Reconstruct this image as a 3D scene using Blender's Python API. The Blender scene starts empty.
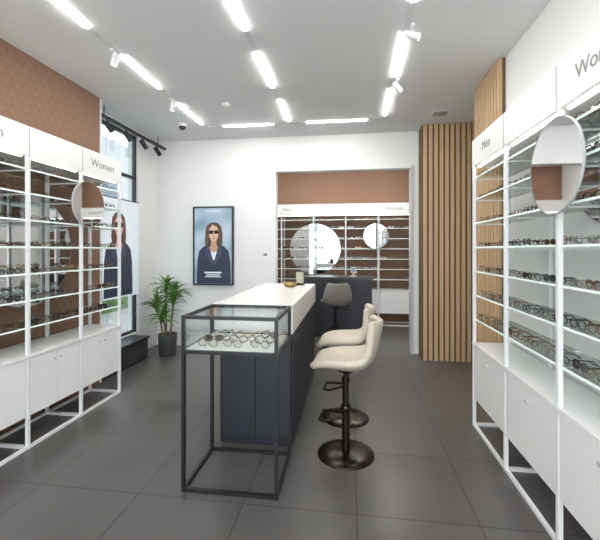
import bpy, math, random
from mathutils import Matrix, Vector, Euler
random.seed(7)
S = bpy.context.scene
COL = S.collection
try:
    S.view_settings.view_transform = 'Standard'
    S.view_settings.look = 'None'
    S.view_settings.exposure = 0.22
except Exception: pass

# ---------------------------------------------------------------- materials
def mat(name, col, rough=0.5, metal=0.0, emit=None, es=0.0, spec=None, coat=0.0):
    m = bpy.data.materials.new(name); m.use_nodes = True
    b = m.node_tree.nodes['Principled BSDF']
    b.inputs['Base Color'].default_value = (*col, 1)
    b.inputs['Roughness'].default_value = rough
    b.inputs['Metallic'].default_value = metal
    if spec is not None: b.inputs['Specular IOR Level'].default_value = spec
    if coat: b.inputs['Coat Weight'].default_value = coat
    if emit:
        b.inputs['Emission Color'].default_value = (*emit, 1)
        b.inputs['Emission Strength'].default_value = es
    return m

def noisy(name, c1, c2, scale, rough=0.6, bump=0.0, stretch=(1,1,1), detail=6):
    m = mat(name, c1, rough); nt = m.node_tree; N = nt.nodes; L = nt.links
    b = N['Principled BSDF']
    tc = N.new('ShaderNodeTexCoord'); mp = N.new('ShaderNodeMapping')
    mp.inputs['Scale'].default_value = stretch
    no = N.new('ShaderNodeTexNoise'); no.inputs['Scale'].default_value = scale; no.inputs['Detail'].default_value = detail
    mx = N.new('ShaderNodeMix'); mx.data_type = 'RGBA'
    mx.inputs[6].default_value = (*c1, 1); mx.inputs[7].default_value = (*c2, 1)
    L.new(tc.outputs['Object'], mp.inputs[0]); L.new(mp.outputs[0], no.inputs['Vector'])
    L.new(no.outputs[0], mx.inputs[0]); L.new(mx.outputs[2], b.inputs['Base Color'])
    if bump:
        bp = N.new('ShaderNodeBump'); bp.inputs['Strength'].default_value = bump; bp.inputs['Distance'].default_value = 0.01
        L.new(no.outputs[0], bp.inputs['Height']); L.new(bp.outputs[0], b.inputs['Normal'])
    return m

def glass(name, tint, gl=0.12, k=.6):
    m = bpy.data.materials.new(name); m.use_nodes = True
    nt = m.node_tree; N = nt.nodes; L = nt.links
    N.remove(N['Principled BSDF'])
    out = N['Material Output']
    tr = N.new('ShaderNodeBsdfTransparent'); tr.inputs[0].default_value = (*tint, 1)
    g = N.new('ShaderNodeBsdfGlossy'); g.inputs['Roughness'].default_value = 0.03
    fr = N.new('ShaderNodeFresnel'); fr.inputs[0].default_value = 1.4
    ad = N.new('ShaderNodeMath'); ad.operation = 'MULTIPLY_ADD'; ad.inputs[1].default_value = k; ad.inputs[2].default_value = gl*0.3
    mx = N.new('ShaderNodeMixShader')
    L.new(fr.outputs[0], ad.inputs[0]); L.new(ad.outputs[0], mx.inputs[0])
    L.new(tr.outputs[0], mx.inputs[1]); L.new(g.outputs[0], mx.inputs[2]); L.new(mx.outputs[0], out.inputs[0])
    return m

def floor_mat():
    m = mat('floor_tile', (.1,.1,.1), .30); nt = m.node_tree; N = nt.nodes; L = nt.links
    b = N['Principled BSDF']
    tc = N.new('ShaderNodeTexCoord'); mp = N.new('ShaderNodeMapping')
    mp.inputs['Location'].default_value = (-0.03, -0.12, 0)
    br = N.new('ShaderNodeTexBrick'); br.offset = 0.0; br.squash = 1.0
    br.inputs['Scale'].default_value = 1.0
    br.inputs['Brick Width'].default_value = 0.62; br.inputs['Row Height'].default_value = 0.62
    br.inputs['Mortar Size'].default_value = 0.004; br.inputs['Mortar Smooth'].default_value = 0.1
    br.inputs['Color1'].default_value = (.093,.087,.083,1); br.inputs['Color2'].default_value = (.110,.103,.098,1)
    br.inputs['Mortar'].default_value = (.040,.038,.036,1)
    no = N.new('ShaderNodeTexNoise'); no.inputs['Scale'].default_value = 2.5; no.inputs['Detail'].default_value = 3; no.inputs['Roughness'].default_value=.5
    mr = N.new('ShaderNodeMapRange'); mr.inputs[3].default_value = 0.86; mr.inputs[4].default_value = 1.14
    mu = N.new('ShaderNodeMix'); mu.data_type = 'RGBA'; mu.blend_type = 'MULTIPLY'; mu.inputs[0].default_value = 1
    L.new(tc.outputs['Object'], mp.inputs[0]); L.new(mp.outputs[0], br.inputs['Vector']); L.new(tc.outputs['Object'], no.inputs['Vector'])
    L.new(no.outputs[0], mr.inputs[0]); L.new(br.outputs[0], mu.inputs[6]); L.new(mr.outputs[0], mu.inputs[7])
    L.new(mu.outputs[2], b.inputs['Base Color'])
    return m

def brown_mat(name, axis):
    """brown wallpaper with fine triangular line pattern; axis = 'X' or 'Y' horizontal coordinate"""
    m = mat(name, (.3,.15,.1), .7); nt = m.node_tree; N = nt.nodes; L = nt.links
    b = N['Principled BSDF']
    tc = N.new('ShaderNodeTexCoord'); sp = N.new('ShaderNodeSeparateXYZ'); L.new(tc.outputs['Object'], sp.inputs[0])
    h = sp.outputs[axis]; z = sp.outputs['Z']
    def M(op, a, bb, c=None):
        n = N.new('ShaderNodeMath'); n.operation = op
        for i, v in enumerate((a, bb, c)):
            if v is None: continue
            if isinstance(v, (int, float)): n.inputs[i].default_value = v
            else: L.new(v, n.inputs[i])
        return n.outputs[0]
    res = None
    P = 0.075
    for ang in (90, 30, 150):
        ca, sa = math.cos(math.radians(ang)), math.sin(math.radians(ang))
        d = M('ADD', M('MULTIPLY', h, ca/P), M('MULTIPLY', z, sa/P))
        f = M('FRACT', M('ADD', d, 50.0), 0.0)
        l = M('LESS_THAN', f, 0.07)
        res = l if res is None else M('MAXIMUM', res, l)
    no = N.new('ShaderNodeTexNoise'); no.inputs['Scale'].default_value = 60; L.new(tc.outputs['Object'], no.inputs['Vector'])
    base = N.new('ShaderNodeMix'); base.data_type = 'RGBA'
    base.inputs[6].default_value = (.195,.105,.066,1); base.inputs[7].default_value = (.25,.138,.088,1)
    L.new(no.outputs[0], base.inputs[0])
    mx = N.new('ShaderNodeMix'); mx.data_type = 'RGBA'
    L.new(M('MULTIPLY', res, .30), mx.inputs[0]); L.new(base.outputs[2], mx.inputs[6]); mx.inputs[7].default_value = (.38,.24,.165,1)
    L.new(mx.outputs[2], b.inputs['Base Color'])
    return m

WALL = noisy('wall_paint', (.82,.82,.81), (.85,.85,.84), 8, .75, .02)
CEIL = noisy('ceiling_paint', (.76,.77,.77), (.79,.80,.80), 4, .85)
FLOOR = floor_mat()
BROWN_Y = brown_mat('brown_wallpaper_side', 'Y')
BROWN_X = brown_mat('brown_wallpaper_back', 'X')
WHITE = mat('white_lacquer', (.85,.85,.84), .3)
WFRAME = mat('white_powdercoat', (.83,.83,.83), .4)
GAPM = mat('gap_shadow_board', (.25,.25,.25), .8)
BLACK = mat('black_metal', (.010,.010,.012), .35)
CHAR = noisy('charcoal_laminate', (.014,.016,.023), (.019,.021,.029), 30, .45)
DKTOP = mat('dark_top', (.03,.03,.033), .3)
TOPW = mat('white_solid_surface', (.86,.85,.83), .28)
GLASS = glass('clear_glass', (.97,.985,.98), .05, .45)
SHELFG = glass('shelf_glass', (.93,.97,.955), .25)
EDGE = mat('glass_edge_glow', (.70,.80,.77), .15, emit=(.8,.9,.87), es=.28)  # emission added so plain glass edges read as bright lines
MIRROR = mat('mirror', (.76,.77,.78), .02, 1.0)
WOOD = noisy('oak_slat', (.48,.315,.17), (.64,.45,.265), 6, .5, .05, (8,8,.6))
WOODD = mat('slat_backing', (.15,.088,.048), .8)
CREAM = noisy('cream_leather', (.48,.425,.345), (.54,.485,.395), 50, .5, .05)
GREYL = noisy('grey_leather', (.22,.20,.18), (.27,.25,.225), 50, .55, .05)
DKMET = mat('dark_bronze_metal', (.045,.038,.033), .25, .9)
LED = mat('led_diffuser', (1,1,1), .5, emit=(1,.975,.94), es=52)
HFILL = mat('shelf_fill_glow', (1,1,1), .5, emit=(1,.97,.93), es=9)  # added glow to brighten the shelf interiors
TRACK = mat('white_track', (.70,.70,.70), .5)
LEAF = noisy('leaf_green', (.06,.17,.03), (.15,.32,.06), 9, .4)
STEM = mat('cane_bark', (.22,.15,.09), .8)
SOIL = noisy('soil', (.03,.02,.012), (.06,.04,.025), 60, .9)
POT = mat('pot_dark_grey', (.05,.052,.055), .5)
GREYT = mat('grey_trim', (.50,.51,.52), .5)
LENSC = glass('lens_clear', (.86,.88,.89), .2)
LENSD = mat('lens_dark', (.05,.04,.035), .08)
FRM = [mat('frame_black', (.015,.014,.014), .2), mat('frame_tortoise', (.16,.075,.03), .2),
       mat('frame_silver', (.40,.38,.36), .25, 1.0), mat('frame_navy', (.03,.045,.09), .25),
       mat('frame_gold', (.50,.34,.16), .25, 1.0), mat('frame_taupe', (.22,.18,.15), .25)]

# ---------------------------------------------------------------- mesh builder
class B:
    def __init__(s): s.v=[]; s.f=[]; s.m=[]; s.sm=[]; s.mats=[]
    def mi(s, m):
        if m not in s.mats: s.mats.append(m)
        return s.mats.index(m)
    def add(s, vs, fs, m, smooth=False, M=None):
        o=len(s.v)
        if M is not None: vs=[tuple(M@Vector(p)) for p in vs]
        s.v+= [tuple(p) for p in vs]; k=s.mi(m)
        for f in fs: s.f.append([o+i for i in f]); s.m.append(k); s.sm.append(smooth)
    def box(s, x0,x1,y0,y1,z0,z1,m,M=None,bev=0.0):
        if x0>x1:x0,x1=x1,x0
        if y0>y1:y0,y1=y1,y0
        if z0>z1:z0,z1=z1,z0
        v=[(x0,y0,z0),(x1,y0,z0),(x1,y1,z0),(x0,y1,z0),(x0,y0,z1),(x1,y0,z1),(x1,y1,z1),(x0,y1,z1)]
        f=[(0,3,2,1),(4,5,6,7),(0,1,5,4),(1,2,6,5),(2,3,7,6),(3,0,4,7)]
        s.add(v,f,m,False,M)
    def cyl(s,p0,p1,r0,m,r1=None,seg=16,cap=True,smooth=True,M=None):
        r1=r0 if r1 is None else r1
        p0=Vector(p0);p1=Vector(p1);d=(p1-p0).normalized()
        a=d.orthogonal().normalized(); b=d.cross(a)
        vs=[]
        for p,r in((p0,r0),(p1,r1)):
            for i in range(seg):
                t=2*math.pi*i/seg; vs.append(p+a*math.cos(t)*r+b*math.sin(t)*r)
        fs=[(i,(i+1)%seg,seg+(i+1)%seg,seg+i) for i in range(seg)]
        s.add(vs,fs,m,smooth,M)
        if cap:
            s.add(vs[:seg],[tuple(reversed(range(seg)))],m,False,M); s.add(vs[seg:],[tuple(range(seg))],m,False,M)
    def tube(s,pts,r,m,seg=8,M=None):
        for a,b in zip(pts[:-1],pts[1:]): s.cyl(a,b,r,m,seg=seg,M=M)
    def lathe(s,prof,m,c=(0,0),seg=32,M=None):
        vs=[];n=len(prof)
        for i in range(seg):
            t=2*math.pi*i/seg
            for r,z in prof: vs.append((c[0]+r*math.cos(t),c[1]+r*math.sin(t),z))
        fs=[]
        for i in range(seg):
            j=(i+1)%seg
            for k in range(n-1): fs.append((i*n+k,j*n+k,j*n+k+1,i*n+k+1))
        s.add(vs,fs,m,True,M)
    def done(s,name,parent=None,bevel=0,M=None):
        me=bpy.data.meshes.new(name); me.from_pydata(s.v,[],s.f)
        for m in s.mats: me.materials.append(m)
        me.polygons.foreach_set('material_index',s.m); me.polygons.foreach_set('use_smooth',s.sm)
        me.update()
        o=bpy.data.objects.new(name,me); COL.objects.link(o)
        if parent: o.parent=parent
        if M is not None: o.matrix_world=M
        if bevel:
            b=o.modifiers.new('bevel','BEVEL'); b.width=bevel; b.segments=2; b.limit_method='ANGLE'; b.angle_limit=math.radians(50)
        return o
def empty(name,M=None):
    e=bpy.data.objects.new(name,None); COL.objects.link(e); e.empty_display_size=.1
    if M is not None: e.matrix_world=M
    return e

CH=3.0
# ---------------------------------------------------------------- room shell
b=B(); b.box(-3.0,2.6,-1.7,7.6,-.1,0,FLOOR); b.done('floor')
b=B(); b.box(-3.0,2.6,-1.7,7.6,CH,CH+.1,CEIL); b.done('ceiling')
b=B(); b.box(-3.0,-2.62,-1.7,3.57,0,CH,BROWN_Y); o=b.done('wall_left')
b=B(); b.box(-2.95,-2.615,3.571,3.59,0,CH,WALL); b.done('trim_1')
b=B()
b.box(-3.0,-2.85,3.59,3.66,0,CH,WALL); b.box(-3.0,-2.85,4.66,5.15,0,CH,WALL)
b.box(-3.0,-2.85,3.66,4.66,0,.30,WALL); b.box(-3.0,-2.85,3.66,4.66,2.93,CH,WALL)
b.done('wall_window_side')
b=B()
for y in (3.66,4.625): b.box(-2.92,-2.88,y,y+.035,.30,2.93,BLACK)
for z in (.30,2.35,2.895): b.box(-2.92,-2.88,3.66,4.66,z,z+.035,BLACK)
b.box(-2.905,-2.895,3.7,4.62,.34,2.9,GLASS)
b.done('window_1')
b=B()
b.box(-3.0,-1.07,5.15,5.27,0,CH,WALL); b.box(.81,2.6,5.15,5.27,0,CH,WALL); b.box(-1.07,.81,5.15,5.27,2.52,CH,WALL)
b.done('wall_back')
b=B()
b.box(.795,.83,5.12,5.28,0,2.54,GREYT); b.box(-1.09,-1.055,5.135,5.28,0,2.54,WFRAME); b.box(-1.055,.795,5.135,5.28,2.505,2.54,WFRAME)
b.done('trim_2')
b=B(); b.box(-2.85,-1.09,5.138,5.15,0,.06,WFRAME); b.done('baseboard_back')
b=B(); b.box(-1.95,1.5,7.35,7.5,0,CH,BROWN_X); b.done('wall_back_room')
b=B(); b.box(-2.05,-1.95,5.27,7.5,0,CH,WALL); b.done('wall_back_room_left')
b=B(); b.box(1.4,1.5,5.27,7.35,0,CH,WALL); b.done('wall_back_room_right')
b=B(); b.box(1.27,1.4,-1.7,3.9,0,CH,WALL); b.done('wall_right')
b=B(); b.box(2.5,2.6,3.9,5.15,0,CH,WALL); b.box(1.4,2.5,3.8,3.9,0,CH,WALL); b.done('wall_corridor')
b=B(); b.box(-2.62,1.27,-1.7,-1.6,0,.25,WALL); b.box(-2.62,1.27,-1.7,-1.6,2.75,CH,WALL)
b.box(-2.62,-2.4,-1.7,-1.6,.25,2.75,WALL); b.box(1.05,1.27,-1.7,-1.6,.25,2.75,WALL); b.done('wall_front')
b=B()
for x in (-2.4,-1.25,-.1,1.0): b.box(x,x+.05,-1.68,-1.62,.25,2.75,BLACK)
b.box(-2.4,1.05,-1.68,-1.62,.25,.30,BLACK); b.box(-2.4,1.05,-1.68,-1.62,2.70,2.75,BLACK)
b.box(-2.36,1.02,-1.655,-1.645,.3,2.7,GLASS)
b.done('window_2')

def slats_x(name,x0,x1,yf,yb,z1,pitch=.062,w=.044):
    b=B(); b.box(x0,x1,yf+.025,yb,0,z1,WOODD)
    n=int((x1-x0)/pitch); p=(x1-x0)/n
    for i in range(n):
        a=x0+i*p+(p-w)/2; b.box(a,a+w,yf,yf+.026,0,z1,WOOD)
    b.done(name,bevel=.002)
slats_x('wood_slat_panel',.90,1.56,4.86,5.149,CH-.004)
b=B(); b.box(1.245,1.269,3.27,3.9,0,CH-.004,WOODD)
n=10
for i in range(n):
    a=3.27+i*.063+.009; b.box(1.22,1.246,a,a+.045,0,CH-.004,WOOD)
b.done('wood_slat_panel',bevel=.002)

# ---------------------------------------------------------------- ceiling linear lights
e=empty('ceiling_light_track')
b=B(); W=.017; z0=CH-.010
ys=[(-1.2,-.55),(-.25,.4),(.7,1.35)]
lines={-1.87:[(1.75,2.42),(2.80,3.43),(3.80,4.47)],-.76:[(1.95,2.6),(2.91,3.55),(3.86,4.5)],.395:[(1.8,2.45),(2.80,3.48),(3.74,4.47)]}
tr=B()
for x,segs in lines.items():
    tr.box(x-.020,x+.020,-1.3,4.62,CH-.005,CH+.0,TRACK)
    for a,c in ys+segs: b.box(x-W,x+W,a,c,z0,CH-.0052,LED)
tr.box(-1.87,.395,4.58,4.62,CH-.005,CH,TRACK)
for a,c in((-1.63,-.98),(-.55,.19)): b.box(a,c,4.6-W,4.6+W,z0,CH-.0052,LED)
for yy in (5.9,6.5):
    for a in (-1.5,-.6,.3): b.box(a,a+.75,yy,yy+.04,z0,CH-.0052,LED)  # unseen strips added to brighten the back room
b.done('led_strips',e); tr.done('track_profile',e)

LEDS=mat('spot_lens',(1,1,1),.4,emit=(1,.95,.88),es=4)
def spot(name,x,y,ztop,aim,M_,r=.026,l=.105,drop=.045):
    b=B(); b.box(x-.013,x+.013,y-.045,y+.045,ztop-.02,ztop,M_)
    b.cyl((x,y,ztop-.02),(x,y,ztop-drop),.008,M_,seg=8)
    a=Vector(aim).normalized(); c=Vector((x,y,ztop-drop-.02))
    b.cyl(c-a*l/2,c+a*l/2,r,M_,seg=20); b.cyl(c+a*l/2,c+a*(l/2+.002),r*.8,LEDS,seg=16)
    b.done(name)
spot('ceiling_spotlight',-1.87,2.73,CH-.007,(-.5,.3,-.8),WFRAME)
spot('ceiling_spotlight',-1.87,3.70,CH-.007,(-.3,.2,-.9),WFRAME)
spot('ceiling_spotlight',.43,2.72,CH-.007,(.9,-.15,-.4),WFRAME)
spot('ceiling_spotlight',.43,3.56,CH-.007,(.6,.3,-.6),WFRAME)
b=B(); b.box(-2.72,-2.68,3.62,5.1,2.86,2.89,BLACK)
for y in(3.75,4.9): b.cyl((-2.7,y,2.89),(-2.7,y,CH-.001),.006,BLACK,seg=8)
for y in(3.8,4.15,4.5,4.85):
    b.cyl((-2.7,y,2.86),(-2.7,y,2.80),.007,BLACK,seg=8)
    b.cyl((-2.7,y-.03,2.83),(-2.66,y+.04,2.73),.03,BLACK,seg=16)
b.done('black_track_spotlights')
b=B(); b.box(.93,1.13,4.42,4.6,CH-.008,CH-.001,WFRAME)
for i in range(5): b.box(.95,1.11,4.44+i*.03,4.455+i*.03,CH-.011,CH-.008,GAPM)
b.done('ceiling_vent')
b=B(); b.lathe([(0,CH-.03),(.03,CH-.03),(.045,CH-.012),(.045,CH-.0005)],WFRAME,(-1.35,3.9),24); b.done('smoke_detector')
# dome camera near the window end of the track
b=B(); b.lathe([(.05,CH-.0005),(.052,CH-.03),(.048,CH-.035)],WFRAME,(-2.12,4.45),24)
b.lathe([(.044,CH-.035),(.04,CH-.055),(.026,CH-.072),(0,CH-.08)],LENSD,(-2.12,4.45),24); b.done('ceiling_security_camera')

# ---------------------------------------------------------------- eyeglasses generator
def glasses_geo(b, M, sc=1.0):
    fr=random.choice((FRM[0],FRM[0],FRM[1],FRM[1],FRM[2],FRM[3],FRM[4],FRM[5],FRM[5])); lens=LENSD if random.random()<.14 else LENSC
    M=M@Matrix.Scale(sc,4)
    rw,rh=.031,.023
    t=random.choice((.0026,.0036,.0042))
    seg=12; sq=random.choice((2.0,2.3,2.8,3.2)); rh*=random.choice((.85,1,1.1))
    for sx in(-1,1):
        cx=sx*.0355; out=[];inn=[]
        for i in range(seg):
            a=2*math.pi*i/seg; c,s_=math.cos(a),math.sin(a)
            k=(abs(c)**sq+abs(s_)**sq)**(-1/sq)
            out.append((cx+c*k*rw,s_*k*rh+rh)); inn.append((cx+c*k*(rw-t),s_*k*(rh-t)+rh))
        vs=[(x,-.002,z) for x,z in out]+[(x,-.002,z) for x,z in inn]+[(x,.002,z) for x,z in out]+[(x,.002,z) for x,z in inn]
        fs=[]
        for i in range(seg):
            j=(i+1)%seg
            fs+=[(i,j,seg+j,seg+i),(2*seg+i,3*seg+i,3*seg+j,2*seg+j),(i,2*seg+i,2*seg+j,j),(seg+i,seg+j,3*seg+j,3*seg+i)]
        b.add(vs,fs,fr,False,M)
        b.add([(x,.001,z) for x,z in inn],[tuple(range(seg))],lens,False,M)
        x=sx*.0665; q=t*.45
        b.box(x-q,x+q,0,.095,rh*1.35-.002,rh*1.35+.003,fr,M)
        b.add([(x-q,.095,rh*1.35-.002),(x+q,.095,rh*1.35-.002),(x+q,.095,rh*1.35+.003),(x-q,.095,rh*1.35+.003),
               (x-q,.13,.001),(x+q,.13,.001),(x+q,.132,.006),(x-q,.132,.006)],
              [(0,1,5,4),(1,2,6,5),(2,3,7,6),(3,0,4,7),(4,5,6,7)],fr,False,M)
    b.box(-.006,.006,-.002,.002,rh*1.3-.002,rh*1.3+.002,fr,M)

# ---------------------------------------------------------------- display units
SH=[.85,1.04,1.23,1.42,1.61,1.80,1.97]
GREYD=mat('label_grey',(.30,.30,.30),.6)
def unit(M, nb, bw, depth, per, doors, labels, back=None):
    e=empty('eyewear_display_shelf',M)
    L_=nb*bw; p=.011
    f=B()
    for i in range(nb+1):
        x=i*bw
        for y in((.0,.022),(depth-.022,depth)):
            f.box(x-p,x+p,y[0],y[1],0,2.06,WFRAME)
        f.box(x-p,x+p,.022,depth-.022,0,.02,WFRAME)
        for z in SH: f.box(x-.006,x+.006,.022,depth-.022,z-.012,z-.004,WFRAME)
    for y in((.001,.021),(depth-.021,depth-.001)): f.box(0,L_,y[0],y[1],.0005,.02,WFRAME)
    f.done('frame',e)
    h=B(); h.box(-p,L_+p,-.003,depth,2.06,2.27,WHITE)
    for i in range(1,nb): h.box(i*bw-.0015,i*bw+.0015,-.0045,-.003,2.06,2.27,GAPM)
    h.done('header',e)
    h=B()
    for i in range(nb): h.box(i*bw+.03,(i+1)*bw-.03,.03,.045,2.053,2.0595,HFILL)  # added fill strips under the header, lighten the bays
    h.done('header_fill_strips',e)
    c=B(); c.box(-p+.001,L_+p-.001,.024,depth-.001,.225,.64,WHITE)
    c.box(-p,L_+p,-.004,depth,.64,.662,WHITE)
    for i in range(nb):
        x0=i*bw+.013; x1=(i+1)*bw-.013
        d=doors
        w=(x1-x0)/d
        for k in range(d):
            c.box(x0+k*w+.0025,x0+(k+1)*w-.0025,.004,.0235,.228,.636,WHITE)
            if d==1: c.cyl(((x0+x1)/2,-.006,.56),((x0+x1)/2,.004,.56),.011,GREYT,seg=12)
            else:
                kx=x0+w-.03 if k==0 else x0+w+.03
                c.cyl((kx,-.006,.57),(kx,.004,.57),.007,GREYT,seg=10)
    c.done('cabinets',e,bevel=.0015)
    g=B()
    for z in SH:
        g.box(.012,L_-.012,.014,depth-.024,z-.004,z+.004,SHELFG)
        g.box(.012,L_-.012,.009,.014,z-.0055,z+.0055,EDGE)
    g.done('glass_shelves',e)
    gl=B()
    for z in SH:
        for i in range(nb):
            for k in range(per):
                cx=i*bw+.01+(bw-.02)*(k+.5)/per+random.uniform(-.003,.003)
                m=Matrix.Translation((cx,.05+random.uniform(-.008,.012),z+.0045))@Matrix.Rotation(random.uniform(-.10,.10),4,'Z')
                glasses_geo(gl,m,.86)
    gl.done('eyeglasses_rows',e)
    for txt,x in labels:
        cu=bpy.data.curves.new('label','FONT'); cu.body=txt; cu.size=.095; cu.extrude=.001; cu.align_x='CENTER'; cu.align_y='CENTER'
        cu.materials.append(GREYD)
        o=bpy.data.objects.new('label',cu); COL.objects.link(o); o.parent=e
        o.location=(x,-.0045,2.165); o.rotation_euler=(math.pi/2,0,0)
    return e
def rz(a,x,y): return Matrix.Translation((x,y,0))@Matrix.Rotation(math.radians(a),4,'Z')
unit(rz(-90,.965,3.12),4,.61,.28,5,1,[('Men',.3),('Women',1.53)])
unit(rz(90,-2.245,3.36-5*.52),5,.52,.34,4,2,[('Women',2.34),('Men',1.28)])
unit(rz(0,-1.93,6.98),5,.61,.32,4,2,[('Men',.72),('Women',2.72)])

def mirror(M,r,frame=True):
    b=B(); seg=64
    b.cyl((0,0,0),(0,.010,0),r,MIRROR,seg=seg,smooth=False)
    b.lathe([(r,-.001),(r+.004,-.001),(r+.004,.011),(r,.011)],GREYT,seg=64,M=Matrix.Rotation(-math.pi/2,4,'X'))
    b.box(-.012,.012,.010,.018,-.03,.03,WFRAME)
    return b.done('round_mirror',M=M)
def at(x,y,z,a): return Matrix.Translation((x,y,z))@Matrix.Rotation(math.radians(a),4,'Z')
mirror(at(.935,1.87,1.79,-90),.22)
mirror(at(1.251,1.98,1.86,-90),.33)
mirror(at(-2.600,2.68,1.40,90),.46)
mirror(at(-2.21,2.88,1.79,90),.19)
mirror(at(-.71,7.325,1.42,0),.50)
mirror(at(.46,6.95,1.66,0),.225)

# ---------------------------------------------------------------- counter with glass case
X0,X1=-.975,-.405
e=empty('sales_counter')
b=B()
b.box(X0+.03,X1-.012,2.60,4.13,.0,.82,CHAR)
n=4
for i in range(n):
    a=2.60+i*(1.53/n); b.box(X1-.012,X1,a+.003,a+1.53/n-.003,.06,.818,CHAR)
for i in range(2):
    w=(X1-.012-X0-.03)/2; a=X0+.03+i*w; b.box(a+.002,a+w-.002,2.588,2.60,.06,.818,CHAR)
b.done('body',e,bevel=.002)
b=B(); b.box(X0,X1+.008,2.51,4.15,.82,1.02,TOPW); b.done('countertop',e,bevel=.004)
e=empty('glass_display_case')
b=B(); t=.010; Y0,Y1=2.03,2.495
for x in (X0,X1-2*t):
    for y in (Y0,Y1-2*t): b.box(x,x+2*t,y,y+2*t,0,1.02,BLACK)
for z in (0.0003,.80,1.0):
    for y in (Y0,Y1-2*t): b.box(X0+2*t,X1-2*t,y,y+2*t,z,z+2*t,BLACK)
    for x in (X0,X1-2*t): b.box(x,x+2*t,Y0+2*t,Y1-2*t,z,z+2*t,BLACK)
b.done('frame',e)
b=B(); b.box(X0+2*t,X1-2*t,Y0+2*t,Y1-2*t,.803,.823,TOPW); b.done('tray',e)
b=B()
b.box(X0+.02,X1-.02,Y0+.02,Y1-.02,1.008,1.014,GLASS)
b.box(X0+.022,X1-.022,Y0+.008,Y0+.013,.823,.998,GLASS)
b.box(X0+.008,X0+.013,Y0+.022,Y1-.022,.823,.998,GLASS); b.box(X1-.013,X1-.008,Y0+.022,Y1-.022,.823,.998,GLASS)
b.done('glass_panes',e)
b=B()
for r in range(3):
    for k in range(3):
        b2=Matrix.Translation((X0+.12+k*.165+random.uniform(-.01,.01),Y0+.09+r*.12,.8235))@Matrix.Rotation(random.uniform(-.3,.3),4,'Z')
        glasses_geo(b,b2,.95)
b.done('eyeglasses',e)

# items on the counter
b=B(); zt=1.0205
cx,cy=-.62,3.75
b.lathe([(0,zt),(.045,zt),(.075,zt+.045),(.07,zt+.047),(.042,zt+.006),(0,zt+.006)],mat('brass_bowl',(.45,.32,.12),.3,.9),(cx,cy),24); b.done('brass_bowl')
b=B()
b.box(-.60,-.50,3.93,4.02,zt,zt+.015,BLACK); b.box(-.597,-.503,3.985,4.0,zt+.015,zt+.15,BLACK); b.box(-.59,-.51,3.98,3.985,zt+.02,zt+.14,mat('brochure',(.45,.42,.30),.5))
b.done('brochure_holder')

# ---------------------------------------------------------------- back room desk
b=B()
b.box(-.82,.33,5.95,6.5,.0,.93,CHAR); b.box(-.84,.35,5.93,6.52,.93,.965,DKTOP)
for i in range(3):
    a=-.82+i*1.15/3; b.box(a+.003,a+1.15/3-.003,5.94,5.95,.05,.925,CHAR)
b.done('reception_desk',bevel=.003)
b=B()
b.box(-.02,.10,6.12,6.22,.9655,.975,WHITE); b.box(.03,.05,6.17,6.18,.975,1.05,WHITE)
b.box(.0,.09,6.16,6.17,1.02,1.12,WHITE); b.box(.006,.084,6.158,6.16,1.026,1.114,mat('screen',(.3,.33,.36),.2))
b.done('tabletop_mirror_stand')

# ---------------------------------------------------------------- stools
def stool(x,y,ang,leather):
    M=at(x,y,0,ang)
    e=empty('bar_stool',M)
    path=[(-.215,.600),(-.20,.626),(-.12,.632),(-.02,.620),(.07,.616),(.135,.635),(.175,.685),(.198,.76),(.214,.84),(.226,.91),(.228,.935)]
    hw=[.13,.165,.195,.208,.212,.212,.208,.20,.185,.155,.12]
    nw=10; vs=[];fs=[]
    for i,((px,pz),w) in enumerate(zip(path,hw)):
        s_=i/(len(path)-1)
        for k in range(nw+1):
            u=-1+2*k/nw
            lift=.045*abs(u)**3*math.exp(-((s_-.4)/.28)**2)
            fwd=-.075*abs(u)**2.2*max(0,(s_-.4))/.6 if s_>.4 else 0
            vs.append((px+fwd,u*w,pz+lift*1.6))
    n=nw+1
    for i in range(len(path)-1):
        for k in range(nw): fs.append((i*n+k,i*n+k+1,(i+1)*n+k+1,(i+1)*n+k))
    b=B(); b.add(vs,fs,leather,True); o=b.done('seat_shell',e)
    so=o.modifiers.new('s','SOLIDIFY'); so.thickness=.052; so.offset=0
    sb=o.modifiers.new('ss','SUBSURF'); sb.levels=2; sb.render_levels=2
    b=B()
    b.lathe([(0,.030),(.03,.028),(.12,.020),(.185,.010),(.195,.004),(.195,0.0002),(0,.0002)],DKMET,seg=48)
    b.cyl((0,0,.025),(0,0,.34),.028,DKMET,seg=20); b.cyl((0,0,.34),(0,0,.565),.019,DKMET,seg=16)
    b.lathe([(.028,.34),(.034,.335),(.034,.30),(.028,.295)],DKMET,seg=20)
    b.cyl((0,0,.565),(0,0,.594),.05,DKMET,r1=.09,seg=20)
    b.tube([(0,-.02,.27),(-.13,-.09,.25),(-.17,-.075,.25),(-.17,.075,.25),(-.13,.09,.25),(0,.02,.27)],.010,DKMET,seg=10)
    b.cyl((.0,.03,.56),(.04,.17,.545),.006,DKMET,seg=8)
    b.done('pedestal',e)
    return e
stool(-.035,2.56,-6,CREAM)
stool(-.045,3.12,-4,CREAM)
stool(-.22,5.35,-78,GREYL)

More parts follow.
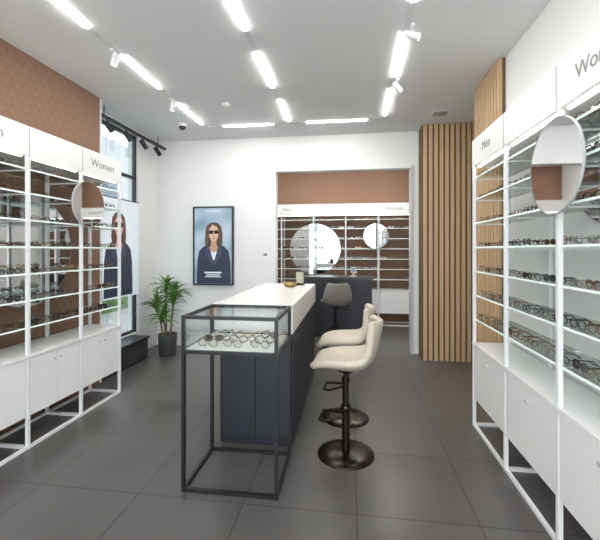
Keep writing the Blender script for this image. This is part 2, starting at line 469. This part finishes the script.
# ---------------------------------------------------------------- plant
px,py=-2.43,4.66
e=empty('potted_dracaena',Matrix.Translation((px,py,0)))
b=B(); b.lathe([(0,0.0003),(.10,.0003),(.108,.01),(.125,.27),(.125,.28),(.112,.28),(.11,.25),(0,.25)],POT,seg=36)
b.done('pot',e)
b=B(); b.lathe([(0,.256),(.109,.252)],SOIL,seg=24); b.done('soil',e)
st=B(); lf=B()
canes=[((-.03,.02),(-.05,.05),.94),((.04,-.01),(.10,-.03),.78),((.0,-.04),(-.02,-.09),.56),((.02,.04),(.05,.10),.84),((-.05,-.02),(-.14,-.02),.68)]
for (bx,by),(tx,ty),h in canes:
    st.cyl((bx,by,.25),(tx,ty,h),.012,STEM,r1=.009,seg=8)
    for i in range(28):
        a=i*2.4+random.uniform(-.3,.3); L0=random.uniform(.24,.38); up=random.uniform(.35,1.4)
        z=h-.12+.14*i/28
        d=Vector((math.cos(a),math.sin(a),0)); side=Vector((-math.sin(a),math.cos(a),0))
        n=7; vs=[];pos=Vector((tx,ty,z)); el=up
        for k in range(n):
            w=.021*math.sin(math.pi*(.12+.88*(k/(n-1)))**.8)+.0006
            vs.append(pos-side*w); vs.append(pos+Vector((0,0,-w*.35))); vs.append(pos+side*w)
            pos=pos+(d*math.cos(el)+Vector((0,0,math.sin(el))))*L0/n; el-=.26
        for v in vs:
            v.x=max(v.x,-.38); v.y=min(v.y,.44)
        fs=[]
        for k in range(n-1):
            for c in(0,1): fs.append((k*3+c,k*3+c+1,(k+1)*3+c+1,(k+1)*3+c))
        lf.add(vs,fs,LEAF,True)
st.done('canes',e); lf.done('leaves',e)

# ---------------------------------------------------------------- posters (flat portraits)
def flatm(name,c,es=.30): return mat(name,c,.45,emit=c,es=es)
PBG2=flatm('poster_light',(.66,.71,.75)); PSK=flatm('poster_skin',(.56,.36,.27)); PSK2=flatm('poster_skin_shade',(.42,.24,.17))
PH=flatm('poster_hair',(.05,.026,.018)); PH2=flatm('poster_hair_light',(.11,.055,.032)); PSU=flatm('poster_jacket',(.022,.030,.055)); PSU2=flatm('poster_jacket_lapel',(.045,.056,.095))
PSG=flatm('poster_sunglasses',(.006,.006,.007)); PLI=flatm('poster_lips',(.38,.10,.09)); PW=flatm('poster_white',(.62,.66,.69))
def gradbg():
    m=flatm('poster_cool',(.25,.36,.45),.3); nt=m.node_tree;N=nt.nodes;L=nt.links
    tc=N.new('ShaderNodeTexCoord'); no=N.new('ShaderNodeTexNoise'); no.inputs['Scale'].default_value=3.2; no.inputs['Detail'].default_value=1
    cr=N.new('ShaderNodeValToRGB'); cr.color_ramp.elements[0].position=.32; cr.color_ramp.elements[0].color=(.16,.25,.33,1); cr.color_ramp.elements[1].position=.68; cr.color_ramp.elements[1].color=(.38,.47,.54,1)
    L.new(tc.outputs['Object'],no.inputs['Vector']); L.new(no.outputs[0],cr.inputs[0])
    b=N['Principled BSDF']; L.new(cr.outputs[0],b.inputs['Base Color']); L.new(cr.outputs[0],b.inputs['Emission Color']); return m
PBG3=gradbg()
def poly(b,pts,y,m):
    b.add([(p[0],y,p[1]) for p in pts],[tuple(range(len(pts)))],m)
def ell(cx,cz,rx,rz_,n=36,sq=2.0):
    o=[]
    for i in range(n):
        a=2*math.pi*i/n;c,s_=math.cos(a),math.sin(a);k=(abs(c)**sq+abs(s_)**sq)**(-1/sq); o.append((cx+c*k*rx,cz+s_*k*rz_))
    return o
def portrait(b,w,h,cx,hz,s,bg,text=True):
    y=0; q=.0006
    poly(b,[(-w/2,0),(w/2,0),(w/2,h),(-w/2,h)],y,bg)
    clip=lambda P:[(min(max(x,-w/2+.002),w/2-.002),min(max(z,.002),h-.002)) for x,z in P]
    def hp(P): return clip([(cx+x*s,hz+z*s) for x,z in P])
    poly(b,hp([(-.09,-.15),(-.17,-.20),(-.22,-.25),(-.245,-.38),(-.255,-.62),(-.255,-.95),(.255,-.95),(.255,-.62),(.245,-.38),(.22,-.25),(.17,-.20),(.09,-.15)]),y-q,PSU)
    poly(b,hp([(-.11,-.20),(-.13,-.12),(-.125,.02),(-.11,.10),(-.06,.15),(0,.163),(.06,.15),(.11,.10),(.125,.02),(.13,-.12),(.11,-.20),(.05,-.21),(-.05,-.21)]),y-2*q,PH)
    poly(b,hp([(-.040,-.08),(.040,-.08),(.045,-.17),(.07,-.20),(0,-.33),(-.07,-.20),(-.045,-.17)]),y-3*q,PSK2)
    poly(b,hp([(-.045,-.24),(0,-.28),(.045,-.24),(.028,-.38),(-.028,-.38)]),y-3.5*q,PW)
    poly(b,hp([(-.075,-.17),(-.115,-.20),(-.125,-.30),(-.01,-.46),(-.012,-.37)]),y-4*q,PSU2)
    poly(b,hp([(.075,-.17),(.012,-.37),(.01,-.46),(.125,-.30),(.115,-.20)]),y-4*q,PSU2)
    poly(b,hp([(-.074,.03),(-.068,.09),(-.03,.125),(.03,.125),(.068,.09),(.074,.03),(.068,-.04),(.045,-.092),(.015,-.112),(-.015,-.112),(-.045,-.092),(-.068,-.04)]),y-5*q,PSK)
    poly(b,hp([(0,.02),(.012,-.035),(0,-.042),(-.012,-.035)]),y-5.5*q,PSK2)
    poly(b,hp(ell(0,-.070,.024,.008,16)),y-6*q,PLI)
    poly(b,hp([(-.01,.145),(-.06,.135),(-.10,.08),(-.11,-.02),(-.115,-.15),(-.088,-.15),(-.076,-.05),(-.068,.06),(-.04,.10)]),y-6*q,PH2)
    poly(b,hp([(-.01,.145),(.0,.115),(.045,.10),(.068,.05),(.076,-.05),(.088,-.15),(.115,-.15),(.11,-.02),(.10,.08),(.06,.135)]),y-6*q,PH2)
    for sx in(-1,1): poly(b,hp(ell(sx*.039,.022,.034,.027,24,2.8)),y-7*q,PSG)
    poly(b,hp([(-.01,.03),(.01,.03),(.01,.040),(-.01,.040)]),y-7*q,PSG)
    if text:
        for i,(tw,tz,th) in enumerate(((.26,.15,.022),(.20,.12,.014),(.24,.095,.012))): poly(b,[(-tw/2,tz),(tw/2,tz),(tw/2,tz+th),(-tw/2,tz+th)],y-8*q,PW)
        poly(b,[(-.12,h-.05),(.12,h-.05),(.12,h-.038),(-.12,h-.038)],y-8*q,PW)
e=empty('wall_poster_lightbox',Matrix.Translation((-1.965,5.10,.895)))
b=B(); w,h=.56,1.09
b.box(-.30,.30,0.002,.049,0,1.13,BLACK)
for a in((-.30,-.28,0,1.13),(.28,.30,0,1.13),(-.28,.28,0,.02),(-.28,.28,1.11,1.13)): b.box(a[0],a[1],-.012,.002,a[2],a[3],BLACK)
b.done('frame',e)
b=B(); portrait(b,w,h,.01,.72,1.0,PBG3); o=b.done('portrait_print',e); o.location=(0,.001,.02)
e=empty('window_poster',at(-2.78,4.20,.82,90))
b=B(); b.box(-.36,.36,.002,.008,0,1.20,PBG2); b.cyl((-.36,.005,1.20),(.36,.005,1.20),.008,BLACK,seg=8)
b.tube([(-.3,.005,1.20),(-.3,.005,2.04)],.0015,BLACK,seg=6); b.tube([(.3,.005,1.20),(.3,.005,2.04)],.0015,BLACK,seg=6); b.done('panel',e)
b=B(); portrait(b,.70,1.16,-.07,.84,1.1,PBG2,False); o=b.done('portrait_print',e); o.location=(0,0,.02)

b=B(); b.box(-2.845,-2.62,3.64,4.50,.0,.26,BLACK); b.box(-2.848,-2.60,3.63,4.51,.26,.285,DKTOP)
for i in range(20): b.box(-2.62,-2.612,3.66+i*.042,3.685+i*.042,.03,.23,POT)
b.done('window_convector')
b=B(); b.box(-1.24,-1.17,5.136,5.149,1.28,1.36,WHITE); b.box(-1.232,-1.178,5.134,5.136,1.315,1.352,GAPM); b.done('thermostat')

# ---------------------------------------------------------------- exterior
b=B(); b.box(-60,60,-60,60,-.3,-.12,noisy('pavement',(.38,.37,.36),(.46,.45,.43),3,.9)); b.done('ground')
b=B(); F=mat('facade_render',(.66,.66,.66),.9); Gd=mat('facade_glazing',(.16,.24,.32),.1)
b.box(-16,-12,-2,40,-.12,7,F)
for iy in range(18):
    for iz in range(2): b.box(-12.02,-11.98,-1+iy*2.2,.2+iy*2.2,1+iz*2.9,2.8+iz*2.9,Gd)
b.done('building_across_street')
b=B(); b.box(-6.5,-5.8,3,16,-.12,.9,noisy('hedge_leaf',(.05,.12,.03),(.14,.26,.07),20,.8,.8)); b.done('hedge')

# ---------------------------------------------------------------- lights
w=bpy.data.worlds.new('world'); S.world=w; w.use_nodes=True
bg=w.node_tree.nodes['Background']; bg.inputs[0].default_value=(.80,.90,1,1); bg.inputs[1].default_value=2.6
def area(name,loc,rot,sx,sy,pw,col=(1,1,1)):
    l=bpy.data.lights.new(name,'AREA'); l.shape='RECTANGLE'; l.size=sx; l.size_y=sy; l.energy=pw; l.color=col
    o=bpy.data.objects.new(name,l); COL.objects.link(o); o.location=loc; o.rotation_euler=rot; return o
area('shopfront_fill',(-.65,-1.75,1.5),(math.radians(90),0,0),3.3,2.4,100,(.95,.97,1))  # added unseen fill lamp behind the camera, stands in for daylight

# ---------------------------------------------------------------- camera
cam=bpy.data.cameras.new('camera'); co=bpy.data.objects.new('camera',cam); COL.objects.link(co)
cam.sensor_width=36; cam.lens=370/600*36; cam.shift_y=-20/600; cam.clip_start=.02
co.location=(0,0,1.4); co.rotation_euler=(math.radians(90),0,math.radians(7.85))
S.camera=co
